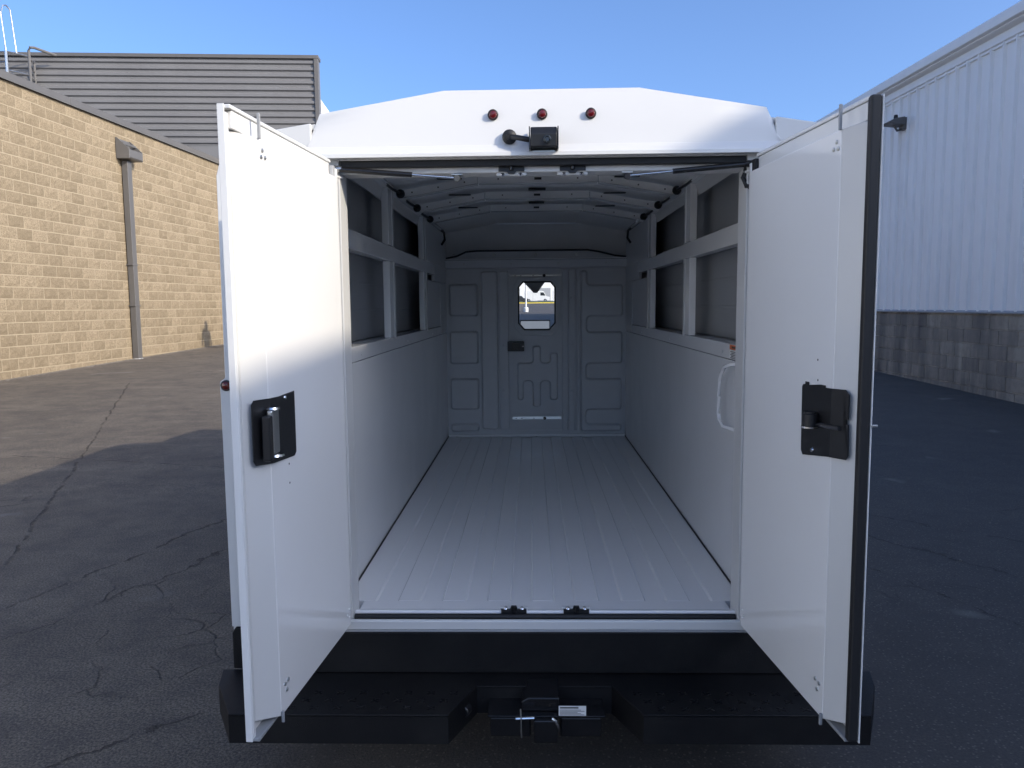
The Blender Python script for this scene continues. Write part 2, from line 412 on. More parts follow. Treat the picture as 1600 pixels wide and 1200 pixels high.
# downspout with conductor head
ds = obj('downspout', MB().box(.035, .215, 5.34, 5.56, .34, 6.12), 'trim_grey', LB, .012)
hd = MB()
zb, zt = 6.14, 6.72
hd.v = []
hd.xz([(.02, zb+.05), (.06, zb), (.38, zb), (.42, zb+.04), (.42, zb+.26), (.395, zb+.26), (.395, zb+.05), (.05, zb+.05), (.05, zt), (.02, zt)], 5.14, 5.80)
for yy in (5.115, 5.80):
    hd.xz([(.02, zb), (.42, zb), (.42, zb+.27), (.06, zt+.02), (.02, zt+.02)], yy, yy+.025)
hd.xz([(.21, zb+.40), (.25, zb+.40), (.25, zb+.46), (.21, zb+.46)], 5.14, 5.80)
obj('conductor_head', hd, 'trim_grey', ds, .006)
obj('outlet', MB().box(.04, .12, 5.60, 5.68, 5.96, 6.13), 'trim_grey', ds, .004)
for zz in (1.9, 3.1): obj('strap', MB().box(.02, .222, 5.30, 5.60, zz, zz+.035), 'trim_grey', ds, .004)
obj('boot', MB().box(.03, .235, 5.32, 5.58, .30, .345), 'pole_white', ds, .01)

# rooftop corrugated screen, facing the camera
def inL(x, y, z):      # world -> local of the left building
    return LB.matrix_basis.inverted() @ Vector((x, y, z))
SC = empty('roof_screen', inL(-8.79, 30.0, 0), R(5)+th, LB); SC.rotation_euler = (0, 0, -R(-5)*1+th-R(10)+R(5))
SC.rotation_euler = (0, 0, th+R(5)*0+R(-5)*-1)
# local: X to the left is negative, front toward -Y
prof = []; z = 12.0; rib = .267; i = 0
while z-rib > 8.3:
    prof += [(-.005, z), (-.005, z-.03), (-.075, z-.07), (-.075, z-.165), (-.005, z-.215)]
    z -= rib
prof.append((-.005, z))
sc = MB(); k = len(prof)
sc.v = [(x, p[0], p[1]) for x in (-22, -.16) for p in prof]; sc.f = [(a, a+1, k+a+1, k+a) for a in range(k-1)]
obj('corrugated_sheet', sc, 'screen_grey', SC)
obj('screen_back', MB().box(-22, -.02, .01, .4, 7.0, 12.02), 'screen_grey', SC)
obj('screen_cap', MB().box(-22, .02, -.115, .44, 12.02, 12.16), 'trim_grey', SC, .01)
obj('corner_trim', MB().box(-.17, .005, -.118, .06, 8.2, 12.015), 'trim_grey', SC, .01)
obj('eave_fascia', MB().box(-.85, -.6, 3.5, 32, 10.75, 11.22).box(-1.1, -.62, 3.5, 32, 11.24, 11.42).box(-.95, -.72, 3.5, 32, 10.3, 10.73), 'building_white', SC, .02)

# rooftop access rails, standing just in front of the screen
def roofpt(px, z, y=29.0): return (px, y, z)
RL = tag(empty('roof_ladder', (-20.52, 28.2, 6.7)), 'pale metal ladder hoop above the tan wall at far left', 'ladder')
def P(x, y, z): return (x+21.0, y-28.2, z-6.7)
obj('hoop', MB().tube([P(-21.05, 28.0, 11.9), P(-21.13, 28.0, 13.4), P(-21.10, 28.1, 13.68), P(-21.05, 28.2, 13.72), P(-21.0, 28.35, 13.6), P(-20.95, 28.5, 11.95)], .028, 8), 'zinc', RL, smooth=True)
obj('rail', MB().tube([P(-21.05, 28.0, 6.7), P(-21.05, 28.0, 11.95)], .05, 8), 'zinc', RL, smooth=True)
obj('rail', MB().tube([P(-21.85, 28.0, 6.7), P(-21.85, 28.0, 11.95)], .05, 8), 'zinc', RL, smooth=True)
for zz in (10.6, 11.05, 11.5, 11.9):
    obj('rung', MB().tube([P(-21.85, 28.0, zz), P(-21.05, 28.0, zz)], .025, 6), 'zinc', RL)
for zz in (11.2, 11.92): obj('bracket', MB().tube([P(-21.05, 28.0, zz), P(-20.55, 28.75, zz)], .03, 6), 'zinc', RL)
RB = tag(empty('grab_rail', (-19.70, 28.3, 6.46)), 'dark bent handrail standing in front of the corrugated screen', 'rail')
def P(x, y, z): return (x+20.0, y-28.3, z-6.7)
obj('post', MB().tube([P(-20.02, 28.1, 6.7), P(-20.02, 28.1, 12.2), P(-19.98, 28.12, 12.32), P(-19.85, 28.2, 12.33), P(-19.30, 28.7, 12.18)], .055, 8), 'trim_grey', RB, smooth=True)
obj('post', MB().tube([P(-20.25, 28.75, 6.7), P(-20.25, 28.75, 12.0)], .05, 8), 'trim_grey', RB, smooth=True)
for zz in [9.8+.35*i for i in range(7)]: obj('rung', MB().tube([P(-20.02, 28.1, zz), P(-20.25, 28.75, zz)], .022, 6), 'trim_grey', RB)

# ------------------------------------------------------------------ right building
th2 = math.atan((787-830.2)/1202)
RBd = tag(empty('metal_building', (8.1, 10.0, 0), -th2), 'white ribbed metal warehouse on a dark stained block base', 'building')
# local: wall face at x=0, seen from -X, along +Y
obj('base_wall', MB().box(.02, .3, -45, 40, -.6, 1.60), 'mortar_grey', RBd)
bv = [block_mesh('block', .50, .245, .06, .004, t, 'stained_block', 3, 2) for t in (.0, .2, .35, .5, .7, .9)]
random.seed(5)
for j in range(7):
    z = 1.585-(j+1)*.262
    for i in range(-6, 24):
        y = i*.512+(j % 2)*.256
        if z+.25 < grd(10+y): continue
        o = bpy.data.objects.new('block', random.choice(bv)); C.objects.link(o); o.parent = RBd; o.location = (.06, y+.506, z); o.rotation_euler = (0, 0, math.pi)
obj('sill_flashing', MB().xz([(-.05, 1.60), (.3, 1.60), (.3, 1.655), (-.02, 1.655), (-.055, 1.625)], -45, 40), 'galvanised', RBd)
obj('siding_backing', MB().box(.06, .3, -45, 40, 1.66, 6.2), 'siding_white', RBd)
pm = MB(); pw = .345
pp = [(.05, 0), (.01, .0), (.01, .272), (-.050, .286), (-.050, .320), (.01, pw-.014), (.05, pw-.014)]  # slot left at the panel edge stands in for the rib's shade line
pm.xy(pp, 1.64, 6.22); pme = pm.mesh('siding_panel'); pme.materials.append(MAT['siding_white'])
for i in range(-120, 100):
    o = bpy.data.objects.new('siding_panel', pme); C.objects.link(o); o.parent = RBd; o.location = (0, i*pw, 0)
obj('eave_trim', MB().xz([(-.03, 6.16), (.3, 6.16), (.3, 6.58), (-.17, 6.58), (-.17, 6.40), (-.15, 6.385), (-.06, 6.36), (-.06, 6.22), (-.03, 6.2)], -45, 40), 'siding_white', RBd, .006)
obj('gutter', MB().xz([(-.24, 6.44), (-.175, 6.42), (-.175, 6.585), (.3, 6.59), (.3, 6.63), (-.25, 6.61), (-.25, 6.52)], -45, 40), 'siding_white', RBd, .008)
for i in range(-40, 41, 1):
    pass
obj('roof', MB().xz([(.3, 6.45), (24, 6.9), (24, 7.0), (.3, 6.60)], -45, 40), 'siding_white', RBd)
WL = tag(empty('wall_light', RBd.matrix_basis @ Vector((-.01, 4.2, 5.5)), -th2), 'grey hooded floodlight fixed to the white ribbed siding', 'lamp')
obj('wall_plate', MB().box(-.10, .0, -.11, .11, -.05, .20), 'trim_grey', WL, .01)
obj('lamp_head', MB().xz([(-.10, .03), (-.42, .06), (-.44, .10), (-.30, .17), (-.10, .20)], -.17, .17), 'trim_grey', WL, .012)
obj('arm', MB().tube([(-.08, 0, -.02), (-.18, 0, -.06), (-.26, 0, .05)], .025, 8), 'trim_grey', WL, smooth=True)
obj('photocell', MB().lathe([(.04, 0), (.045, .03), (.04, .09), (.02, .10)], (-.22, 0, .17), (0, 0, 1), 12), 'rubber', WL, smooth=True)

# ================================================================== THE VAN
V = tag(empty('service_van'), 'white enclosed service van seen from behind with both rear doors open', 'van')
S2 = (-1, 1)
# ---- body sides
def thick(pl, t):
    off = []
    for i, p in enumerate(pl):
        a = Vector(pl[max(i-1, 0)]); b = Vector(pl[min(i+1, len(pl)-1)]); d = (b-a).normalized()
        off.append((p[0]-d.y*t, p[1]+d.x*t))
    return pl+off[::-1]
SK = [(1.205, .58), (1.205, 1.548), (1.185, 1.562), (1.182, 2.30), (1.165, 2.36), (1.10, 2.415), (.98, 2.457), (.82, 2.482)]
for s in S2:
    pl = thick(SK, .018)
    sb = obj('body_side', MB().xz([(p[0]*s, p[1]) for p in pl], .022, 4.3), 'van_white', V)
    rear = [(.802, .60), (1.203, .60)]+SK[1:-1]+[(.83, 2.4805), (.83, 2.362), (.802, 2.362)]
    obj('rear_panel', MB().xz([(p[0]*s, p[1]) for p in rear], .0, .02), 'van_white', V, .004)
    obj('lower_corner', MB().xz([(s*p[0], p[1]) for p in [(.815, .43), (1.205, .43), (1.205, .575), (1.19, .597), (.815, .597)]], .001, .25), 'step_black', V, .006)
    ml = obj('marker_light', MB().lathe([(.017, 0), (.017, -.004), (.013, -.010), (.006, -.013)], (s*1.180, -.001, 1.535), (0, 1, 0), 16), 'amber_lens', V, smooth=True)
    obj('bezel', MB().lathe([(.021, 0), (.021, -.004), (.0175, -.006)], (s*1.180, -.0005, 1.535), (0, 1, 0), 18), 'rubber', ml)
# ---- roof
prR = [(-.845, 2.394), (-.838, 2.412), (-.803, 2.519), (-.353, 2.599), (.352, 2.599), (.803, 2.519), (.842, 2.412), (.850, 2.394)]
rf = MB(); rows = [(0, 1., 0.), (.25, 1., 0.), (4.22, 1., 0.), (4.34, .995, -.02), (4.48, .97, -.12), (4.58, .95, -.24)]
for (y, sx, dz) in rows:
    for i, p in enumerate(prR):
        lean = .05*(p[1]-2.394)/.2 if y == 0 else 0
        rf.v.append((p[0]*sx, y+lean, p[1]+dz*(p[1]-2.28)/.32))
k = len(prR); rf.f = [(j*k+i, j*k+i+1, (j+1)*k+i+1, (j+1)*k+i) for j in range(len(rows)-1) for i in range(k-1)]
roof = obj('roof', rf, 'van_white', V)
cap = MB(); pl = [(p[0]*.9995, p[1]) for p in prR]
ny = 6; nxs = [-.845, -.803, -.6, -.353, -.12, .12, .352, .6, .803, .85]
# rear cap as a shallow curved face: interpolate between the bottom edge and the roof edge
def topz(x):
    pts = [(-.845, 2.394), (-.803, 2.519), (-.353, 2.599), (.352, 2.599), (.803, 2.519), (.85, 2.394)]
    for (a, za), (b, zb_) in zip(pts, pts[1:]):
        if x <= b+1e-6: return za+(zb_-za)*(x-a)/(b-a)
for x in nxs:
    zt_ = topz(x)
    for j in range(ny+1):
        t = j/ny; z = 2.394+(zt_-2.394)*t
        cap.v.append((x, .05*(z-2.394)/.2-.002-.004*math.sin(math.pi*t), z))
cap.f = [(i*(ny+1)+j, (i+1)*(ny+1)+j, (i+1)*(ny+1)+j+1, i*(ny+1)+j+1) for i in range(len(nxs)-1) for j in range(ny)]
obj('roof_cap', cap, 'van_white', V, smooth=True)
obj('drip_lip', MB().yz([(.0, 2.394), (-.006, 2.394), (-.010, 2.386), (-.045, 2.362), (-.045, 2.348), (-.036, 2.348), (-.034, 2.356), (.0, 2.352)], -.846, .851), 'van_white', V, .002)
for x in (-.62, -.52, -.2, .2, .52, .62): obj('roof_rivet', MB().lathe([(.010, 0), (.009, .003), (.004, .005)], (x, .075, topz(x)-.004), (0, 0, 1), 10), 'van_white', V, smooth=True)
for x in (-.174, .002, .176):
    ml = obj('marker_light', MB().lathe([(.0150, 0), (.0150, -.008), (.011, -.014), (.005, -.016)], (x, .014, 2.503), (0, 1, .18), 18), 'red_lens', V, smooth=True)
    obj('bezel', MB().lathe([(.0192, 0), (.0192, -.006), (.0155, -.009)], (x, .014, 2.503), (0, 1, .18), 18), 'rubber', ml, smooth=True)
# ---- rear frame
for s in S2:
    x0, x1 = sorted((s*.731, s*.80))
    obj('door_post', MB().box(x0, x1, .0, .11, .60, 2.36), 'van_white', V, .005)
    x0, x1 = sorted((s*.7295, s*.737))
    obj('post_edge', MB().box(x0, x1, -.006, .0, .64, 2.33), 'van_white', V, .002)
    x0, x1 = sorted((s*.742, s*.752))
    obj('post_seal', MB().box(x0, x1, -.004, .0, .64, 2.33), 'liner_grey', V, .002)
obj('header_seal', MB().box(-.728, .728, .0, .03, 2.322, 2.345), 'rubber', V, .003)
obj('header', MB().box(-.7305, .7305, .031, .12, 2.303, 2.36).box(-.80, .80, .001, .03, 2.346, 2.36), 'van_white', V, .004)
obj('sill', MB().yz([(-.022, .600), (.0, .600), (.0, .624), (-.006, .635), (-.018, .635), (-.022, .630)], -.80, .80), 'van_white', V, .002)
obj('sill_trim', MB().box(-.80, .80, -.026, .0, .592, .5995), 'galvanised', V, .001)
obj('sill_seal', MB().tube([(-.728, .018, .634), (.728, .018, .634)], .012, 10), 'rubber', V, smooth=True)
obj('threshold', MB().yz([(.031, .60), (.19, .60), (.19, .630), (.075, .630), (.066, .642), (.050, .652), (.034, .652), (.031, .648)], -.731, .731), 'floor_white', V, .003)
def latch(x, top):
    p = empty('striker', (x, .03, 0), 0, V)
    sgn = -1 if top else 1
    zc = 2.322 if top else .648
    if top:
        plate = [(-.047, 2.333), (.047, 2.333), (.047, 2.306), (.018, 2.306), (.010, 2.298), (-.010, 2.298), (-.018, 2.306), (-.047, 2.306)]
    else:
        plate = [(-.049, .640), (.049, .640), (.049, .660), (.014, .660), (.010, .673), (-.010, .673), (-.014, .660), (-.049, .660)]
    obj('plate', MB().xz(plate, -.004, .006), 'plate_black', p, .001)
    obj('pin', MB().lathe([(.008, 0), (.008, .02), (.005, .022)], (0, -.01, (2.310 if top else .650)), (0, 0, 1), 12), 'gloss_black', p, smooth=True)
    for xx in (-.032, .032):
        zz = 2.296 if top else .664
        obj('bolt', MB().lathe([(.008, 0), (.008, .004), (.004, .007)], (xx, .004 if not top else -.004, zz-(.0 if top else .004)), (0, -.6, 1 if not top else -1), 12), 'chrome', p, smooth=True)
    obj('bracket', MB().box(-.055, .055, .0065, .03, (2.292 if top else .645), (2.304 if top else .664)), 'van_white', p, .003)
for x in (-.110, .112): latch(x, True)
for x in (-.116, .124): latch(x, False)
# ---- hinges, levers and gas struts
for s in S2:
    hg = empty('hinge_lever', (s*.765, -.01, 2.285), 0, V)
    obj('top_plate', MB().xy([(s*p[0], p[1]) for p in rpoly([(-.05, .03), (.02, .03), (.03, -.05), (.0, -.07), (-.03, -.01)], .012, 3)], .0, .008), 'van_white', hg, .002)
    obj('pivot', MB().lathe([(.012, -.012), (.012, .016), (.006, .02)], (s*-.018, .0, 0), (0, 0, 1), 14), 'zinc', hg, smooth=True)
    obj('tongue', MB().xz([(s*-.006, -.06), (s*.020, -.075), (s*.024, -.0), (s*-.006, .0)], -.06, -.052), 'van_white', hg, .003)
    if s > 0: obj('hose', MB().tube([(-.035, .02, 0.02), (-.045, .02, -.015), (-.035, .01, -.045), (-.008, .0, -.06)], .009, 8), 'rubber', hg, smooth=True)
    st = empty('gas_strut', (s*.727, -.014, 2.313), 0, V)
    E2 = (s*-.42, .028, -.030); mid = (s*-.26, .012, -.019)
    obj('cylinder', MB().tube([(0, 0, 0), mid], .0095, 12), 'gloss_black', st, smooth=True)
    obj('rod', MB().tube([mid, E2], .0045, 10), 'chrome', st, smooth=True)
    obj('end_fitting', MB().lathe([(.010, -.012), (.013, 0), (.010, .012)], E2, (0, 1, .3), 12), 'steel_dark' if s > 0 else 'zinc', st, smooth=True)
    obj('end_fitting', MB().lathe([(.010, -.014), (.012, 0), (.009, .014)], (s*.006, 0, .002), (1, 0, .1), 12), 'zinc' if s < 0 else 'rubber', st, smooth=True)
    obj('ball_bracket', MB().box(E2[0]-.02, E2[0]+.02, .02, .06, E2[2]+.010, E2[2]+.014), 'zinc', st, .001)
# ---- reversing camera
rc = empty('reversing_camera', (.006, -.02, 2.404), 0, V)
obj('housing', MB().yz([(-.066, -.034), (-.07, .01), (-.052, .036), (.004, .040), (.004, -.036)], -.046, .046), 'plate_black', rc, .004)
for s in S2: obj('bracket', MB().box(s*.0495-.002, s*.0495+.002, -.064, .02, -.042, .036), 'gloss_black', rc, .001)
obj('bracket_foot', MB().box(-.04, .04, -.03, .015, -.045, -.040), 'zinc', rc, .001)
obj('lens', MB().lathe([(.014, 0), (.014, -.006), (.010, -.007), (.007, -.004)], (.012, -.068, -.010), (0, 1, 0), 16), 'glass_dark', rc, smooth=True)
for a in (-.03, -.012, .012, .03): obj('mount_screw', MB().lathe([(.005, 0), (.004, .003)], (a, -.012, -.040), (0, 0, 1), 8), 'chrome', rc)
obj('cable', MB().tube([(-.050, -.035, -.004), (-.07, -.038, -.001), (-.095, -.028, .006), (-.115, .0, .014), (-.12, .03, .018)], .0095, 10), 'rubber', rc, smooth=True)
obj('grommet', MB().lathe([(.026, .01), (.026, -.004), (.021, -.010), (.013, -.013), (.010, -.022)], (-.121, .010, .016), (0, 1, .18), 18), 'rubber', rc, smooth=True)

# ---- cargo floor
FL = obj('cargo_floor', MB().box(-.8075, .8075, .1905, 4.14, .59, .6200), 'floor_white', V)
ribx = [(-.686, -.588), (-.502, -.407), (-.319, -.222), (-.137, -.043), (.04, .131), (.222, .323), (.408, .504), (.588, .684)]
edges = [(-.9, -.8075)]+ribx+[(.8075, .9)]
for (p0, a), (b, p1) in zip(edges, edges[1:]):          # raised lands between the pressed channels
    e = .008; fl = MB(); y0, y1 = .1905, 4.10
    el, er = (0 if a < -.8 else e), (0 if b > .8 else e)
    fl.v = [(a-el, y0, .6195), (b+er, y0, .6195), (b+er, y1, .6195), (a-el, y1, .6195), (a, y0, .6302), (b, y0, .6302), (b, y1-.012, .6302), (a, y1-.012, .6302)]
    fl.f = [(3, 2, 1, 0), (4, 5, 6, 7), (0, 1, 5, 4), (1, 2, 6, 5), (2, 3, 7, 6), (3, 0, 4, 7)]
    obj('floor_rib', fl, 'floor_white', FL)
for s in S2:
    x0, x1 = sorted((s*.797, s*.8065)); obj('floor_seam', MB().tube([(s*.804, .16, .633), (s*.804, 4.13, .633)], .0042, 6), 'rubber', FL)
for x in (-.42, .0, .40, -.73, .73): obj('floor_bolt', MB().lathe([(.016, 0), (.014, .005), (.006, .008)], (x, 4.115, .631), (0, 0, 1), 10), 'steel_dark', FL, smooth=True)
obj('floor_cleat', MB().box(-.80, .80, 4.10, 4.139, .631, .652), 'floor_white', FL, .004)

# ---- cargo side walls, rails, posts, open compartments
for s in S2:
    side = empty('cargo_side', (0, 0, 0), 0, V)
    def bx(name, xa, xb, y0, y1, z0, z1, m, bev=.003):
        x0, x1 = sorted((s*xa, s*xb)); return obj(name, MB().box(x0, x1, y0, y1, z0, z1), m, side, bev)
    bx('lower_panel', .8075, .83, .111, 4.14, .60, 1.582, 'panel_white')
    bx('sill_rail', .804, .86, .111, 3.70, 1.585, 1.652, 'panel_white', .004)
    bx('mid_rail', .806, .85, .111, 3.30, 2.068, 2.152, 'panel_white', .004)
    for ya, yb in ((1.34, 1.50), (2.68, 2.84)):
        bx('upright', .803, .84, ya, yb-.035, 1.653, 2.067, 'panel_white', .004)
        bx('upright_flange', .797, .803, yb-.06, yb-.02, 1.645, 2.067, 'van_white', .002)
        bx('upright', .803, .84, ya, yb-.035, 2.153, 2.50, 'panel_white', .004)
        bx('upright_flange', .800, .803, yb-.06, yb-.02, 2.153, 2.49, 'panel_white', .002)
    bx('end_panel', .806, .83, 2.842, 4.14, 2.154, 2.449, 'bulkhead_grey', .003)
    bx('end_panel', .806, .83, 3.302, 4.14, 2.02, 2.152, 'bulkhead_grey', .003)
    bx('end_panel', .806, .83, 3.702, 4.14, 1.585, 2.018, 'bulkhead_grey', .003)
    bx('end_panel', .812, .83, 2.842, 3.70, 1.654, 2.018, 'bulkhead_grey', .003)
    bx('shelf', .862, .93, .111, 4.14, 1.630, 1.650, 'liner_grey')
    bx('shelf', .852, .929, .111, 3.30, 2.085, 2.10, 'liner_grey')
    bx('compartment_back', .93, .945, .111, 4.14, 1.652, 2.449, 'liner_grey')
    for zz in (1.80, 1.94):
        bx('door_beam', .925, .929, .13, 3.6, zz, zz+.012, 'liner_grey')
    obj('front_closure', MB().xz([(s*p[0], p[1]) for p in [(.832, .6), (1.185, .6), (1.185, 1.54), (1.166, 1.56), (1.162, 2.30), (1.15, 2.345), (1.09, 2.395), (.98, 2.437), (.84, 2.458)]], 4.16, 4.262), 'liner_grey', side)
    for yy, zz in ((.6, 1.61), (1.9, 1.61), (3.1, 1.61)):
        obj('screw', MB().lathe([(.006, 0), (.005, .003)], (s*.804, yy, zz), (-s, 0, 0), 8), 'zinc', side)
# grab handle and warning label on the right-hand side wall
gh = obj('grab_handle', MB().tube([(.806, .30, 1.578), (.775, .33, 1.574), (.765, .40, 1.56), (.772, .49, 1.522), (.772, .515, 1.49), (.772, .52, 1.42), (.772, .52, 1.345), (.773, .505, 1.318), (.770, .43, 1.302), (.806, .36, 1.296)], .0080, 12), 'panel_white', V, smooth=True)
lb = obj('warning_label', MB().box(.8035, .8045, .325, .475, 1.588, 1.650), 'sticker_white', V)
obj('label_header', MB().box(.8030, .8034, .327, .473, 1.628, 1.648), 'sticker_orange', lb)
obj('label_mark', MB().box(.8026, .8029, .36, .44, 1.634, 1.642), 'ink', lb)
for i in range(5): obj('label_line', MB().box(.8030, .8034, .335, .465-.02*(i % 2), 1.592+i*.0066, 1.5945+i*.0066), 'ink', lb)

# ---- inner roof and bows
pin = thick([(-.835, 2.478), (-.353, 2.562), (.352, 2.562), (.835, 2.478)], .012)
obj('headliner', MB().xz(pin, .125, 4.28), 'headliner', V)
for s in S2:
    x0, x1 = sorted((s*.79, s*.835)); obj('roof_rail', MB().box(x0, x1, .125, 3.9, 2.452, 2.476), 'panel_white', V, .004)
for yb in (1.55, 2.18, 2.82):
    bow = empty('roof_bow', (0, yb, 0), 0, V)
    for a, b in (((-.775, 2.462), (-.335, 2.540)), ((-.330, 2.542), (.330, 2.542)), ((.335, 2.540), (.775, 2.462))):
        t = .042
        mb = MB(); mb.xz([a, b, (b[0], b[1]-t), (a[0], a[1]-t)], -.018, .018)
        mb.xz([(a[0], a[1]-t-.0005), (b[0], b[1]-t-.0005), (b[0], b[1]-t-.0035), (a[0], a[1]-t-.0035)], -.03, .04)
        obj('bow_section', mb, 'panel_white', bow, .002)
        n_ = 3
        for q in range(n_):
            f = (q+.5)/n_; x = a[0]+(b[0]-a[0])*f; z = a[1]+(b[1]-a[1])*f-t*.5
            big = (q == 1 and abs(a[0]+b[0]) < .1)
            obj('bow_hole', MB().box(x-(.02 if big else .004), x+(.02 if big else .004), -.0195, -.0182, z-(.007 if big else .004), z+(.007 if big else .004)), 'rubber', bow, .001)
    obj('harness_clip', MB().box(-.055, .055, -.06, -.02, 2.546, 2.558), 'rubber', bow, .003)
    for s in S2:
        obj('end_plug', MB().lathe([(.022, -.012), (.026, 0), (.018, .014)], (s*.765, -.03, 2.445), (0, 1, 0), 12), 'rubber', bow, smooth=True)
        obj('wire', MB().tube([(s*.765, -.03, 2.448), (s*.785, -.16, 2.452), (s*.80, -.34, 2.462)], .008, 6), 'rubber', bow, smooth=True)
        obj('foam_strip', MB().box(min(s*.42, s*.56), max(s*.42, s*.56), -.05, -.02, 2.52, 2.526), 'rubber', bow, .003)
for s in S2: obj('wire_loop', MB().tube([(s*.80, 3.7, 2.46), (s*.775, 3.75, 2.44), (s*.77, 3.76, 2.38), (s*.80, 3.78, 2.34)], .010, 8), 'rubber', V, smooth=True)

# ---- bulkhead
BY = 4.14
bh = obj('bulkhead', MB().box(-.8075, -.2425, BY, BY+.02, .60, 2.152).box(.2325, .8075, BY, BY+.02, .60, 2.152).box(-.2425, .2325, BY, BY+.02, 2.098, 2.152).box(-.2425, .2325, BY, BY+.02, .60, .684), 'bulkhead_grey', V)
for z0, z1 in ((1.724, 2.018), (1.295, 1.596), (.877, 1.169), (.674, .752)):
    mb = MB(); emboss(mb, rect(-.784, -.517, z0, z1), BY, .040, .035, .018); obj('pressed_square', mb, 'bulkhead_grey', bh, smooth=True)
mb = MB(); emboss(mb, rect(-.496, -.340, .694, 2.13), BY, .040, .03, .014); obj('pressed_column', mb, 'bulkhead_grey', bh, smooth=True)
mb = MB(); emboss(mb, rect(-.332, -.247, .694, 2.13), BY, .012, .01, .006); obj('jamb', mb, 'bulkhead_grey', bh, smooth=True)
mb = MB(); emboss(mb, rect(.292, .353, .68, 2.14), BY, .022, .004, .006); emboss(mb, rect(.238, .284, .68, 2.14), BY, .010, .004, .004); emboss(mb, rect(.360, .383, .68, 2.14), BY, .012, .004, .004); obj('jamb', mb, 'bulkhead_grey', bh, smooth=True)
serp = [(.395, .672), (.395, 2.13), (.462, 2.13), (.462, 2.002), (.782, 2.002), (.782, 1.714), (.462, 1.714), (.462, 1.584), (.780, 1.584), (.780, 1.291), (.457, 1.291), (.457, 1.160), (.777, 1.160), (.777, .871), (.455, .871), (.455, .748), (.775, .748), (.775, .672)]
mb = MB(); emboss(mb, serp, BY, .040, .034, .018); obj('pressed_serpentine', mb, 'bulkhead_grey', bh, smooth=True)
for x, zs in ((-.30, (1.46, 1.05)), (.32, (1.89, 1.46, 1.05))):
    for z in zs: obj('bolt', MB().lathe([(.013, 0), (.012, -.004), (.006, -.007)], (x, BY-.022 if x > 0 else BY-.012, z), (0, 1, 0), 10), 'bulkhead_grey', bh, smooth=True)
obj('bulkhead_header', MB().yz([(4.06, 2.225), (4.20, 2.225), (4.20, 2.156), (4.075, 2.156), (4.07, 2.17)], -.8075, .8075), 'bulkhead_grey', V, .004)
obj('header_angle', MB().yz([(4.04, 2.236), (4.18, 2.236), (4.18, 2.227), (4.04, 2.227)], -.8075, .8075), 'panel_white', V, .001)
for x in (-.64, -.22, .20, .62): obj('header_rivet', MB().lathe([(.012, 0), (.010, -.004), (.004, -.006)], (x, 4.070, 2.192), (0, 1, 0), 10), 'zinc', V, smooth=True)
pl = [(-.80, 2.243), (-.70, 2.262), (-.62, 2.298), (-.52, 2.306), (.46, 2.306), (.56, 2.290), (.70, 2.256), (.80, 2.243)]
obj('header_infill', MB().xz([(-.8, 2.2365)]+pl+[(.8, 2.2365)], 4.09, 4.12), 'bulkhead_grey', V)
obj('edge_trim', MB().tube([(x, 4.088, z) for x, z in pl], .008, 8), 'rubber', V, smooth=True)
for x in (-.73, -.37, -.0, .36): obj('clip', MB().lathe([(.016, 0), (.012, -.006), (.005, -.008)], (x, 4.09, 2.268), (0, 1, 0), 10), 'zinc', V, smooth=True)
obj('nose_panel', MB().box(-.83, .83, 4.265, 4.279, 2.15, 2.555), 'headliner', V)
# sliding door
hole = [(-.159, 1.66), (-.105, 1.600), (.122, 1.600), (.176, 1.66), (.176, 1.985), (.135, 2.034), (-.118, 2.034), (-.159, 1.985)]
dr = link('bulkhead_door', holed('bulkhead_door', rect(-.265, .255, .66, 2.12), hole, BY+.0205, BY+.034), 'bulkhead_grey', V)
fo = [(-.197, 1.625), (-.125, 1.549), (.142, 1.549), (.214, 1.625), (.214, 2.005), (.155, 2.073), (-.138, 2.073), (-.197, 2.005)]
link('window_frame', holed('window_frame', fo, inset(hole, -.003), BY+.004, BY+.020), 'bulkhead_grey', dr, .004)
link('window_seal', holed('window_seal', inset(hole, -.0025), inset(hole, .010), BY+.010, BY+.030), 'rubber', dr, .002)
obj('window_pane', MB().xz(inset(hole, .0095), BY+.020, BY+.024), 'glass', dr)
cr_ = [(-.173, .962), (-.114, .962), (-.114, 1.133), (-.036, 1.133), (-.036, .898), (.043, .898), (.043, 1.133), (.121, 1.133), (.121, .960), (.197, .960), (.197, 1.395), (.121, 1.395), (.121, 1.305), (.044, 1.305), (.044, 1.458), (-.034, 1.458), (-.034, 1.305), (-.173, 1.305)]
mb = MB(); emboss(mb, cr_, BY+.0205, .034, .030, .013); obj('pressed_cross', mb, 'bulkhead_grey', dr, smooth=True)
lt = obj('door_latch', MB().xz(rpoly(rect(-.257, -.107, 1.41, 1.50), .008, 3), BY-.050, BY+.020), 'plate_black', dr, .004)
obj('thumb_lever', MB().xz(rpoly(rect(-.215, -.15, 1.425, 1.485), .006, 3), BY-.057, BY-.0505), 'gloss_black', lt, .002)
obj('bolt', MB().lathe([(.006, 0), (.005, -.004)], (-.118, BY-.0505, 1.455), (0, 1, 0), 8), 'chrome', lt)
for z, zz in ((2.086, .016), (.795, .030)):
    tr = obj('slide_track', MB().box(-.222, .228, BY-.004, BY+.020, z-zz*.4, z+zz*.6), 'zinc', dr, .002)
    obj('roller', MB().lathe([(.014, 0), (.014, -.008), (.006, -.01)], (.075, BY-.0045, z), (0, 1, 0), 12), 'rubber', tr)
    for x in (-.19, -.14, -.03): obj('slot', MB().box(x, x+.012, BY-.0052, BY-.0043, z-.003, z+.003), 'rubber', tr)
obj('door_fold', MB().box(-.235, .226, BY+.014, BY+.020, .842, .848), 'bulkhead_grey', dr, .001)

